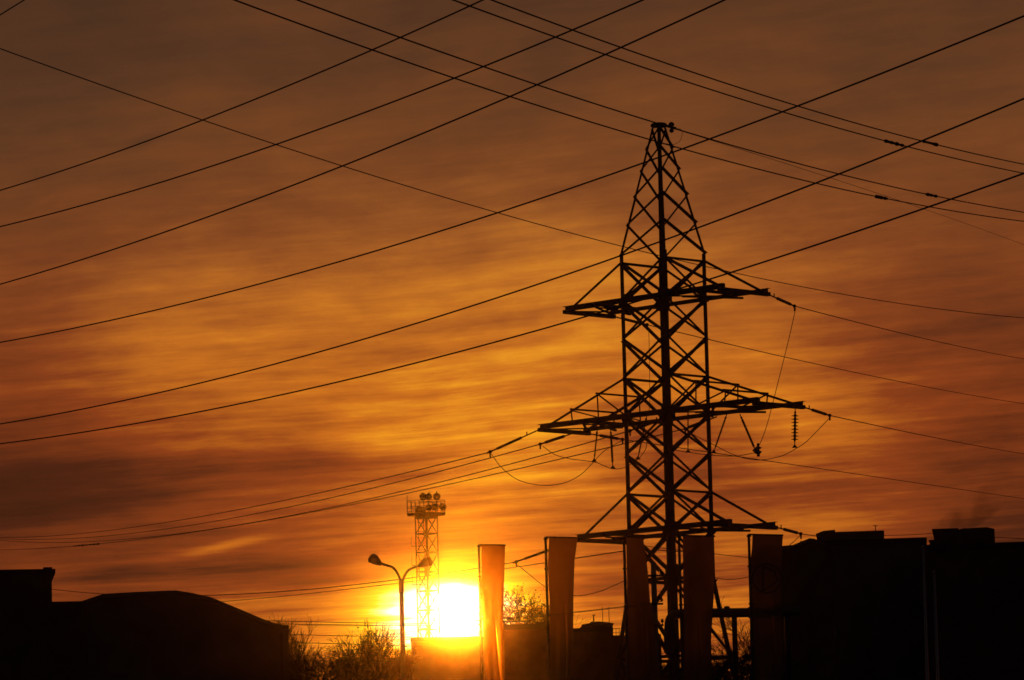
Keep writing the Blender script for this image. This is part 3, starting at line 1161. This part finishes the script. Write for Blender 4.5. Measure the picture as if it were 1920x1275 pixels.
# left block with flat roof and eaves
Y = 150.0
xr, zr = X(97, 1075, Y)
xl = X(-260, 1075, Y)[0]
zl = X(0, 1068, Y)[1]
turn(xr, Y, 0.03)
t = thing('flat_roofed_block', ((xl + xr) / 2, Y, 0), 'black flat-roofed block with jutting eaves at the left edge', 'building')
m = MB(); m.box(xl, xr, Y, Y + 14, 0, zr); m.build('wall', BRICK, t)
m = MB()
z2 = X(98, 1067, Y)[1]
m.box(xl - .2, xr + .11, Y - .12, Y + 14.1, zr + .003, z2)
m.box(xr - .25, xr + .02, Y + .1, Y + .6, z2 + .003, z2 + .07)
m.build('roof', ROOFM, t)
m = MB()
xa0, za = X(98, 1128, Y + 3)
xa1 = X(185, 1128, Y + 3)[0]
m.box(xr + .003, xa1, Y + 3, Y + 12, 0, za)
m.build('annex', BRICK, t)
m = MB()
xv = X(112, 1128, Y + 4)[0]
m.lathe(V((xv, Y + 4, za)), UPV, [(0, .04), (.06, .04), (.07, .07), (.12, .05)], 8)
m.build('vent', STEEL2, t)

# hangar with a many-sided roof
Y = 200.0
prof = [(150, 1131), (195, 1115.5), (260, 1111.5), (330, 1108.5), (360, 1113), (396, 1121), (440, 1139), (490, 1160), (526, 1173)]
P = [X(a, b, Y) for a, b in prof]
P = [(x, z) for x, z in P]
xw1 = X(541, 1190, Y)[0]
zw = X(541, 1173, Y)[1]
xl = P[0][0]
turn(xw1, Y, 0.015)
t = thing('hangar', ((xl + xw1) / 2, Y, 0), 'black hangar with a broad many-sided roof sloping down to the right', 'building')
m = MB()
m.extr([(xl, 0), (xw1, 0), (xw1, zw - .25)] + [(x, z - .2) for x, z in P[::-1]], Y, Y + 40)
m.build('wall', SHEET, t)
m = MB()
top = [(x, z) for x, z in P] + [(xw1 + .02, zw + .0)]
m.extr(top + [(x, z - .17) for x, z in top[::-1]], Y - .25, Y + 40.3)
m.build('roof', SHEET, t)
m = MB()
m.bar(V((xw1 - .3, Y - .15, 0)), V((xw1 - .3, Y - .15, zw - .3)), .12)
m.build('downpipe', STEEL2, t)

# low block under the sun
Y = 350.0
x0, z0 = X(770.5, 1196, Y)
x1 = X(960, 1192, Y)[0]
turn((x0 + x1) / 2, Y)
t = thing('low_block', ((x0 + x1) / 2, Y, 0), 'low flat block directly under the sun, glowing orange along its roof', 'building')
m = MB(); m.box(x0, x1, Y, Y + 12, 0, z0 - .25); m.build('wall', CONC, t)
m = MB(); m.box(x0 - .05, x1 + .05, Y - .06, Y + 12.05, z0 - .247, z0); m.build('roof', ROOFM, t)

# low shed at the foot of the lamp
turn()
Y = 300.0
x0, z0 = X(686, 1236, Y)
x1 = X(772, 1234.5, Y)[0]
t = thing('low_shed', ((x0 + x1) / 2, Y, 0), 'low dark shed with a nearly flat roof at the foot of the street lamp', 'shed')
m = MB(); m.box(x0 + .15, x1 - .1, Y, Y + 6, 0, z0 - .2); m.build('wall', BRICK, t)
m = MB(); m.extr([(x0, z0 - .18), (x1, z0 - .02), (x1, z0 + .1), (x0, z0 - .04)], Y - .2, Y + 6.2); m.build('roof', ROOFM, t)

# block with a small stair tower and a mast pole laid across
Y = 280.0
x0, z0 = X(918, 1172, Y)
x1 = X(1023, 1170, Y)[0]
turn(x1, Y, 0.012)
t = thing('roof_hut_block', ((x0 + x1) / 2, Y, 0), 'dark red block with a small hut and rail on its roof, between two glowing banners', 'building')
m = MB(); m.box(x0, x1, Y, Y + 11, 0, z0 - .3); m.build('wall', BRICK, t)
m = MB(); m.box(x0 - .05, x1 + .06, Y - .08, Y + 11.05, z0 - .297, z0)
xb = X(1004, 1170, Y)[0]
m.box(xb, x1, Y + .2, Y + 10, z0 + .003, z0 + .12); m.build('roof', ROOFM, t)
h0, hz = X(967, 1164, Y); h1 = X(980, 1164, Y)[0]
m = MB(); m.box(h0, h1, Y + 2, Y + 5, z0 + .003, hz)
hc = X(969, 1160, Y)[0]
m.lathe(V((hc, Y + 3, hz + .003)), UPV, [(0, .09), (.10, .10), (.14, .13), (.2, .06)], 10)
m.build('roof_hut', BRICK, t)
m = MB()
r0, rz = X(922, 1163, Y); r1 = X(992, 1163.5, Y)[0]
m.tube([V((r0, Y + 1.5, rz)), V((r1, Y + 1.5, rz))], .05, 6)
for f in (.05, .4, .9):
    xx = r0 + (r1 - r0) * f
    m.tube([V((xx, Y + 1.5, z0)), V((xx, Y + 1.5, rz))], .03, 5)
m.build('railing', STEEL2, t)
xs, zs_ = X(1031, 1187, Y)
m = MB(); m.box(x1 + .003, X(1045, 1187, Y)[0], Y + 2, Y + 9, 0, zs_); m.build('annex', BRICK, t)

# block with rooftop pavilion and aerials
turn()
Y = 250.0
x0, z0 = X(1040, 1179, Y)
x1 = X(1148.5, 1177, Y)[0]
t = thing('pavilion_block', ((x0 + x1) / 2, Y, 0), 'black block with a canopied pavilion and three aerials on its roof', 'building')
xm = X(1088, 1176, Y)[0]
m = MB(); m.box(x0, x1, Y, Y + 12, 0, z0 - .2)
xe, ze = X(1240, 1188, Y)
m.box(x1 + .003, xe, Y + .5, Y + 12, 0, ze); m.build('wall', BRICK, t)
m = MB(); m.box(x0, x1 + .03, Y - .05, Y + 12, z0 - .197, z0)
m.box(xm, x1 - .02, Y + .3, Y + 11, z0 + .003, X(1090, 1175, Y)[1]); m.build('roof', ROOFM, t)
zr_ = X(1090, 1175, Y)[1]
m = MB()
pz = X(1120, 1168, Y)[1]
for (a, b) in ((1098, 1113), (1137, 1148)):
    m.box(X(a, 1170, Y)[0], X(b, 1170, Y)[0], Y + 2, Y + 6, zr_ + .003, pz)
for a in (1117, 1121, 1125, 1129, 1133):
    xx = X(a, 1170, Y)[0]
    m.bar(V((xx, Y + 2.2, zr_)), V((xx, Y + 2.2, pz)), .05)
m.bar(V((X(1113, 1170, Y)[0], Y + 2.2, (zr_ + pz) / 2)), V((X(1137, 1170, Y)[0], Y + 2.2, (zr_ + pz) / 2)), .06)
cx0, cx1 = X(1092, 1168, Y)[0], X(1151, 1168, Y)[0]
m.extr([(cx0, pz - .03), (cx0 + .3, pz + .003), (cx1, pz + .003), (cx1 + .02, pz + .05), ((cx0 + cx1) / 2, pz + .16), (cx0 + .4, pz + .07), (cx0 - .02, pz + .02)], Y + 1.2, Y + 7)
m.lathe(V((X(1112, 1168, Y)[0], Y + 3, pz + .05)), UPV, [(0, .16), (.1, .16), (.18, .1), (.22, .02)], 10)
m.build('pavilion', BRICK, t)


def aerial(name, px, y0_, y1_, Yd, par, r=.022, bars=()):
    m = MB()
    xx, za_ = X(px, y0_, Yd)
    zb = X(px, y1_, Yd)[1]
    m.tube([V((xx, Yd, za_)), V((xx, Yd, zb))], r, 5)
    for zf, w in bars:
        z_ = za_ + (zb - za_) * zf
        m.tube([V((xx - w, Yd, z_ + w * .12)), V((xx + w, Yd, z_ - w * .05))], r * .8, 5)
    return m.build(name, STEEL2, par)


a_ = aerial('aerial', 1113.5, 1168, 1153.5, Y + 3, t, .03, ((.98, .02), (.45, .045), (.25, .05), (.62, .035)))
m = MB()
xx, zz = X(1113.5, 1154.5, Y + 3)
for s in (-1, 1):
    m.tube([V((xx, Y + 3, zz)), V((xx + s * .07, Y + 3, zz + .05)), V((xx + s * .09, Y + 3, zz + .02))], .02, 5)
m.build('dipole', STEEL2, a_)
aerial('aerial', 1130.3, 1168, 1138.5, Y + 3, t, .018, ((.8, .018),))
aerial('aerial', 1142.3, 1168, 1137, Y + 3, t, .018, ((.85, .018), (.3, .02)))
m = MB()
for zf in (1172, 1180):
    m.bar(V((x1 + .05, Y + 3, X(1150, zf, Y)[1])), V((X(1165, zf, Y)[0], Y + 3, X(1165, zf, Y)[1])), .025)
for a in (1151, 1157, 1163):
    m.bar(V((X(a, 1180, Y)[0], Y + 3, ze)), V((X(a, 1172, Y)[0], Y + 3, X(a, 1171, Y)[1])), .03)
m.build('railing', STEEL2, t)

# right: gabled house in front of the long blocks
Y = 180.0
t = None
pts = [X(a, b, Y) for a, b in ((1440, 1026), (1468, 1024), (1487, 1022.5), (1518, 1010), (1527, 1011), (1560, 1024))]
turn(pts[0][0], Y, -0.02)
t = thing('gabled_house', (pts[2][0], Y, 0), 'black house whose gabled roof rises beside the banner with the emblem', 'building')
m = MB(); m.extr([(pts[0][0], 0), (pts[-1][0], 0), (pts[-1][0], pts[-1][1] - .15)] + [(x, z - .14) for x, z in pts[::-1]], Y, Y + 9); m.build('wall', BRICK, t)
m = MB(); m.extr(pts + [(x, z - .12) for x, z in pts[::-1]], Y - .15, Y + 9.2); m.build('roof', SHEET, t)

Y = 190.0
x0 = X(1505, 1011, Y)[0]; x1 = X(1736, 1010, Y)[0]
z0 = X(1690, 1010, Y)[1]
turn(x0, Y, -.015)
t = thing('long_block', ((x0 + x1) / 2, Y, 0), 'black long block with a wide raised roof storey and a thin aerial', 'building')
m = MB(); m.box(x0, x1, Y, Y + 13, 0, z0 - .2); m.build('wall', CONC, t)
m = MB(); m.box(x0 - .1, x1 + .02, Y - .1, Y + 13.1, z0 - .197, z0); m.build('roof', ROOFM, t)
m = MB()
s0 = X(1534, 1000, Y + 1)[0]; s1, sz = X(1652.5, 999.5, Y + 1)
m.box(s0, s1, Y + 1, Y + 10, z0 + .003, sz)
q0, qz = X(1526, 999, Y + 1); q1 = X(1562, 997.5, Y + 1)[0]
m.extr([(q0, qz - .06), (q1, qz + .03), (q1, qz + .08), (q0 + .3, qz + .05)], Y + .8, Y + 8)
w0, wz = X(1562, 998, Y + 1)
m.box(w0, s1 + .03, Y + .9, Y + 10.1, sz + .003, wz)
m.build('roof_storey', CONC, t)
aerial('aerial', 1631, 999, 986.5, Y + 3, t, .018, ((.97, .09), (.1, .05)))

Y = 186.0
x0 = X(1737, 1018, Y)[0]; x1 = X(2200, 1016, Y)[0]
z0 = X(1900, 1017.5, Y)[1]
turn(x0, Y, -.015)
t = thing('corner_block', ((x0 + x1) / 2, Y, 0), 'black block with a tall square roof house, at the right edge', 'building')
m = MB(); m.box(x0, x1, Y, Y + 16, 0, z0 - .2); m.build('wall', BRICK, t)
m = MB(); m.box(x0, x1, Y - .08, Y + 16, z0 - .197, z0); m.build('roof', ROOFM, t)
h0 = X(1748, 1010, Y + 1)[0]; h1 = X(1859.5, 1000, Y + 1)[0]
za_, zb_ = X(1748, 995.5, Y + 1)[1], X(1800, 991.5, Y + 1)[1]
zc_ = X(1858, 992.5, Y + 1)[1]
xm1, xm2 = X(1792, 993, Y + 1)[0], X(1800, 991, Y + 1)[0]
m = MB()
m.extr([(h0, z0 + .003), (h1, z0 + .003), (h1, zc_), (X(1845, 991, Y + 1)[0], zb_ + .02), (xm2, zb_), (xm1, za_ + .02), (h0, za_)], Y + 1, Y + 9)
m.build('roof_house', BRICK, t)
m = MB()
m.box(h0 - .10, xm1, Y + .9, Y + 9.1, za_ + .025, za_ + .07)
m.build('roof_slab', ROOFM, t)
ch = MB()
cxp = X(1741, 1012, Y + 2)[0]
ch.lathe(V((cxp, Y + 2, z0)), UPV, [(0, .16), (.25, .16), (.26, .2), (.32, .2), (.33, .13)], 12)
ch.build('chimney', BRICK, t)

turn()
# two slim bright poles in front of the right blocks
for px, y1_, lb in ((1730.5, 1028, 'slim pale metal pole before the dark right blocks, taller one'), (1751.5, 1075, 'slim pale metal pole before the dark right blocks, shorter one')):
    Yp = 140.0
    xx, zz = X(px, y1_, Yp)
    m = MB()
    m.tube([V((xx, Yp, 0)), V((xx, Yp, zz * .6)), V((xx, Yp, zz))], [.05, .045, .03], 12)
    m.lathe(V((xx, Yp, zz)), UPV, [(0, .03), (.03, .045), (.08, .03), (.1, .005)], 10)
    tag(m.build('flagpole', CHROME, None, True), lb, 'pole', 'slim poles on the right')

# overhead pipe with a drop elbow
Y = 150.0
m = MB()
pl, pr = at(1253, 1151, Y), at(1500, 1147, Y)
rp_ = 9.0 * Y / FPX
t = thing('overhead_pipe', (pl.x, Y, 0), 'thick overhead pipe crossing behind the banners at the pylon foot', 'pipe')
m.tube(catmull([V((pl.x - .02, Y, pl.z - 1.2)), V((pl.x - .0, Y, pl.z - .5)), V((pl.x + .10, Y, pl.z - .10)), V((pl.x + .5, Y, pl.z)), V(((pl.x + pr.x) / 2, Y, (pl.z + pr.z) / 2)), pr], 8), rp_, 14)
m.build('pipe_run', PIPE, t, True)
m = MB()
for f in (.30, .62):
    p = pl.lerp(pr, f)
    m.lathe(V((p.x - .05, Y, p.z)), V((1, 0, 0)), [(0, rp_ * 1.0), (.001, rp_ * 1.2), (.09, rp_ * 1.2), (.1, rp_)], 14)
p = at(1363, 1143, Y)
m.lathe(V((p.x, Y, p.z - .02)), UPV, [(0, .05), (.05, .05), (.06, .1), (.12, .08), (.13, .02)], 8)
m.build('flange', STEEL, t)
for f in (.12, .5, .9):
    p = pl.lerp(pr, f)
    m = MB()
    m.bar(V((p.x, Y, 0)), V((p.x, Y, p.z - rp_)), .16)
    m.bar(V((p.x, Y - .3, p.z - rp_ - .05)), V((p.x, Y + .3, p.z - rp_ - .05)), .14, .08, UPV)
    m.build('support_post', STEEL, t)

# concrete utility pole between the brown banner and the near leg
Y = 150.0
px_, pz_ = X(1225, 1054, Y)
t = thing('utility_pole', (px_, Y, 0), 'stout utility pole with small insulators standing by the narrow brown banner', 'utility pole')
m = MB(); m.tube([V((px_, Y, 0)), V((px_, Y, pz_))], [.16, .085], 10); m.build('pole', CONC, t, True)
for yy in (1080, 1133, 1173):
    m = MB()
    z_ = X(1226, yy, Y)[1]
    m.bar(V((px_ - .26, Y - .13, z_)), V((px_ + .26, Y - .13, z_)), .07, .06, UPV)
    ca = m.build('crossbar', STEEL, t)
    m = MB()
    for s in (-1, 1):
        m.lathe(V((px_ + s * .22, Y - .13, z_ + .03)), UPV, [(0, .015), (.05, .015), (.055, .045), (.10, .05), (.13, .03), (.15, .035), (.17, .01)], 10)
    m.build('pin_insulator', PORC, ca)

# small lit wall lamp
LIT = bpy.data.materials.new('lit_lamp_glass')
LIT.use_nodes = True
bs = LIT.node_tree.nodes['Principled BSDF']
bs.inputs['Base Color'].default_value = (.8, .5, .5, 1)
bs.inputs['Emission Color'].default_value = (1, .42, .38, 1)
bs.inputs['Emission Strength'].default_value = 1.6
p = at(1162.5, 1240.5, 249.6)
t = thing('wall_lamp', p, 'tiny pink lit lamp on the black wall under the pavilion', 'lamp')
m = MB(); m.lathe(p - UPV * .06, UPV, [(0, .015), (.03, .05), (.07, .055), (.11, .035), (.13, .01)], 12); m.build('bulb', LIT, t, True)
m = MB(); m.bar(p + V((0, .42, .13)), p + V((0, -.02, .13)), .03); m.lathe(p + UPV * .07, UPV, [(0, .07), (.03, .06), (.06, .02)], 10); m.build('bracket', STEEL, t)

# ------------------------------------------------------------------ trees
TWIG = .008


def grow(m, lf, rnd, p, d, L, r, lev, spread, leafn, leaf, upw):
    n = 4
    pts = [p]
    cur = d.copy()
    for i in range(n):
        cur = (cur + V((rnd.gauss(0, .16), rnd.gauss(0, .16), rnd.gauss(0, .10) + upw))).normalized()
        pts.append(pts[-1] + cur * L / n)
    rs = [max(TWIG, r * (1 - .55 * i / n)) for i in range(n + 1)]
    m.tube(pts, rs, 4 if lev > 2 else 3, False)
    if lev <= 0:
        for _ in range(leafn):
            q = pts[rnd.randint(1, n)] + V((rnd.gauss(0, .06), rnd.gauss(0, .06), rnd.gauss(0, .06)))
            a = V((rnd.gauss(0, 1), rnd.gauss(0, 1), rnd.gauss(0, 1))).normalized()
            u, v = perp(a)
            s = leaf * rnd.uniform(.6, 1.4)
            lf.add([q - u * s, q + v * s * .55, q + u * s, q - v * s * .55], [(0, 1, 2, 3)])
        return
    k = rnd.randint(3, 4) if lev > 1 else rnd.randint(3, 5)
    for i in range(k):
        t = rnd.uniform(.35, 1.0)
        idx = min(n - 1, int(t * n))
        q = pts[idx].lerp(pts[idx + 1], t * n - idx)
        a = V((rnd.gauss(0, 1), rnd.gauss(0, 1), rnd.gauss(0, .5))).normalized()
        nd2 = (cur + a * spread).normalized()
        grow(m, lf, rnd, q, nd2, L * rnd.uniform(.55, .8), r * .5, lev - 1, spread, leafn, leaf, upw)


def tree(px, ytop, Y, wpx, label, seed, lev=4, leafn=0, leaf=.06, spread=.75, upw=.05, vis=5.0, r0=.16):
    rnd = random.Random(seed)
    P = at(px, ytop, Y)
    Hh = P.z
    w = wpx * Y / FPX
    z0 = max(1.5, Hh - vis)
    t = thing('bare_tree' if leafn < 2 else 'thin_leaved_tree', (P.x, Y, 0), label, 'tree')
    m = MB()
    m.tube([V((P.x, Y, 0)), V((P.x + .05, Y, z0 * .5)), V((P.x, Y, z0))], [r0 * 1.6, r0 * 1.2, r0], 8)
    m.build('trunk', BARK, t, True)
    cr, lf = MB(), MB()
    nb = 7
    for i in range(nb):
        a = 2 * math.pi * i / nb + rnd.uniform(-.4, .4)
        tilt = rnd.uniform(.15, 1.0)
        d = V((math.cos(a) * tilt * w / vis * 1.1, math.sin(a) * tilt * w / vis * 1.1, 1)).normalized()
        grow(cr, lf, rnd, V((P.x, Y, z0 - rnd.uniform(0, vis * .25))), d, vis * rnd.uniform(.42, .56), r0 * .55, lev, spread, leafn, leaf, upw)
    # scale the crown so its top meets the photographed height
    zmax = max(v[2] for v in cr.v)
    s = (Hh - z0) / (zmax - z0)
    fix = lambda vv: [(x, y, z0 + (z - z0) * s if z > z0 else z) for x, y, z in vv]
    cr.v, lf.v = fix(cr.v), fix(lf.v)
    c_ = cr.build('crown', BARK, t)
    if lf.v:
        lf.build('leaves', LEAF, c_)
    return t


tree(531, 1147, 245, 60, 'bare tree poking up behind the right end of the hangar roof', 1, 4, 0, vis=4.0, r0=.14, upw=.10, spread=.5)
tree(566, 1178, 228, 70, 'bare tree with one long branch leaning right, beside the hangar', 2, 4, 0, vis=3.6, r0=.16, spread=.7)
tree(655, 1184, 226, 34, 'small twisted dense tree between the hangar and the street lamp', 4, 4, 1, .035, vis=2.6, r0=.13, spread=.95, upw=.0)
tree(690, 1160, 250, 60, 'thin bare treetop rising behind the leafy tree left of the lamp', 21, 4, 0, vis=4.0, r0=.07, upw=.14, spread=.4)
tree(712, 1168, 222, 84, 'tree with sparse speckled leaves just left of the street lamp', 6, 3, 1, .055, vis=3.6, r0=.12, spread=.95)
tree(762, 1208, 224, 26, 'small leafy treetop squeezed between the lamp pole and the low block', 7, 3, 2, .04, vis=1.6, r0=.08)
tree(988, 1096, 310, 90, 'speckled tree rising behind the dark red block between the glowing banners', 9, 4, 2, .065, vis=5.2, r0=.18, spread=.6, upw=.08)
tree(1396, 1112, 200, 60, 'bare tree behind the pole of the banner with the emblem', 12, 4, 0, vis=5.2, r0=.10, spread=.55, upw=.06)
tree(1300, 1212, 205, 70, 'leafy treetop low behind the broad brown banner', 14, 4, 4, .06, vis=3.0, r0=.12)

# the low thicket that reads as one mass
def thicket(name, label, x0_, x1_, ys_, Y, seed, n):
    rnd = random.Random(seed)
    m, lf = MB(), MB()
    for i in range(n):
        px = rnd.uniform(x0_, x1_)
        yt = np.interp(px, [a for a, b in ys_], [b for a, b in ys_]) + rnd.uniform(-8, 22)
        Yd = Y + rnd.uniform(-6, 12)
        P = at(px, yt, Yd)
        L = rnd.uniform(1.4, 2.2)
        q = V((P.x + rnd.uniform(-.2, .2), Yd, P.z - L * 1.55))
        for _ in range(2):
            grow(m, lf, rnd, q, V((rnd.gauss(0, .3), rnd.gauss(0, .2), 1)).normalized(), L * .75, .035, 2, .55, 2, .05, .12)
        m.tube([V((q.x, Yd, 0)), q], [.06, .035], 4)
    # tangled lower brush
    for i in range(n * 18):
        px = rnd.uniform(x0_, x1_)
        yt = np.interp(px, [a for a, b in ys_], [b for a, b in ys_]) + 18 + abs(rnd.gauss(0, 34))
        P = at(px, yt, Y + rnd.uniform(-5, 14))
        a = V((rnd.gauss(0, .5), rnd.gauss(0, .5), 1)).normalized()
        u, v = perp(a)
        s = rnd.uniform(.08, .22)
        lf.add([P - a * s, P + u * s * .5, P + a * s, P - u * s * .5], [(0, 1, 2, 3)])
    b = len(m.v)
    m.v += lf.v
    m.f += [tuple(i + b for i in f) for f in lf.f]
    return tag(m.build(name, BARK), label, 'thicket', None, 'stuff')


thicket('thicket', 'dark tangle of bare bushes between the hangar and the low block', 535, 700,
        [(535, 1212), (580, 1216), (610, 1228), (640, 1214), (670, 1228), (700, 1246), (775, 1256)], 232, 5, 38)
thicket('thicket', 'dark tangle of bushes low at the foot of the pylon', 1240, 1412,
        [(1240, 1235), (1300, 1228), (1370, 1222), (1412, 1205)], 215, 15, 30)

# ------------------------------------------------------------------ smoke
def smoke_mat():
    m = bpy.data.materials.new('chimney_smoke')
    m.use_nodes = True
    nt = m.node_tree
    nt.nodes.clear()
    out = nt.nodes.new('ShaderNodeOutputMaterial')
    pv = nt.nodes.new('ShaderNodeVolumePrincipled')
    pv.inputs['Color'].default_value = (.25, .22, .2, 1)
    tcn = nt.nodes.new('ShaderNodeTexCoord')
    nz = nt.nodes.new('ShaderNodeTexNoise')
    nz.inputs['Scale'].default_value = .9
    nz.inputs['Detail'].default_value = 3
    nt.links.new(tcn.outputs['Object'], nz.inputs['Vector'])
    mr = nt.nodes.new('ShaderNodeMapRange')
    mr.inputs[1].default_value, mr.inputs[2].default_value = .38, .75
    mr.inputs[3].default_value, mr.inputs[4].default_value = 0.0, 1.7
    nt.links.new(nz.outputs['Fac'], mr.inputs[0])
    sz = nt.nodes.new('ShaderNodeSeparateXYZ')
    nt.links.new(tcn.outputs['Generated'], sz.inputs[0])
    fz_ = nt.nodes.new('ShaderNodeMapRange')
    fz_.inputs[1].default_value, fz_.inputs[2].default_value = .35, .98
    fz_.inputs[3].default_value, fz_.inputs[4].default_value = 1.0, 0.06
    nt.links.new(sz.outputs[2], fz_.inputs[0])
    mu = nt.nodes.new('ShaderNodeMath')
    mu.operation = 'MULTIPLY'
    nt.links.new(mr.outputs[0], mu.inputs[0])
    nt.links.new(fz_.outputs[0], mu.inputs[1])
    nt.links.new(mu.outputs[0], pv.inputs['Density'])
    nt.links.new(pv.outputs[0], out.inputs['Volume'])
    return m


m = MB()
SY = 184.0
path = catmull([at(1737, 1018, SY), at(1752, 1008, SY), at(1785, 985, SY), at(1830, 955, SY), at(1868, 925, SY), at(1900, 895, SY)], 8)
m.tube(path, [(.12 + .75 * (i / (len(path) - 1)) ** .8) * (1 - (i / (len(path) - 1)) ** 6 * .9) for i in range(len(path))], 14)
sm = m.build('smoke', smoke_mat())
tag(sm, 'thin grey smoke drifting up right from the roof of the corner block', 'smoke', None, 'stuff')

# ------------------------------------------------------------------ haze, added to give the sun's lens bloom
HZ = bpy.data.materials.new('glare_haze')
HZ.use_nodes = True
nt = HZ.node_tree
nt.nodes.clear()
out = nt.nodes.new('ShaderNodeOutputMaterial')
pv = nt.nodes.new('ShaderNodeVolumePrincipled')
pv.inputs['Color'].default_value = (.95, .86, .70, 1)
pv.inputs['Density'].default_value = 1.0e-4
pv.inputs['Anisotropy'].default_value = 0.998
nt.links.new(pv.outputs[0], out.inputs['Volume'])
m = MB()
m.box(-1510, 1510, -310, 2510, -1.2, 38)
hz = m.build('haze', HZ)
tag(hz, 'thin haze added to spread the glare of the low sun', 'haze', None, 'stuff')
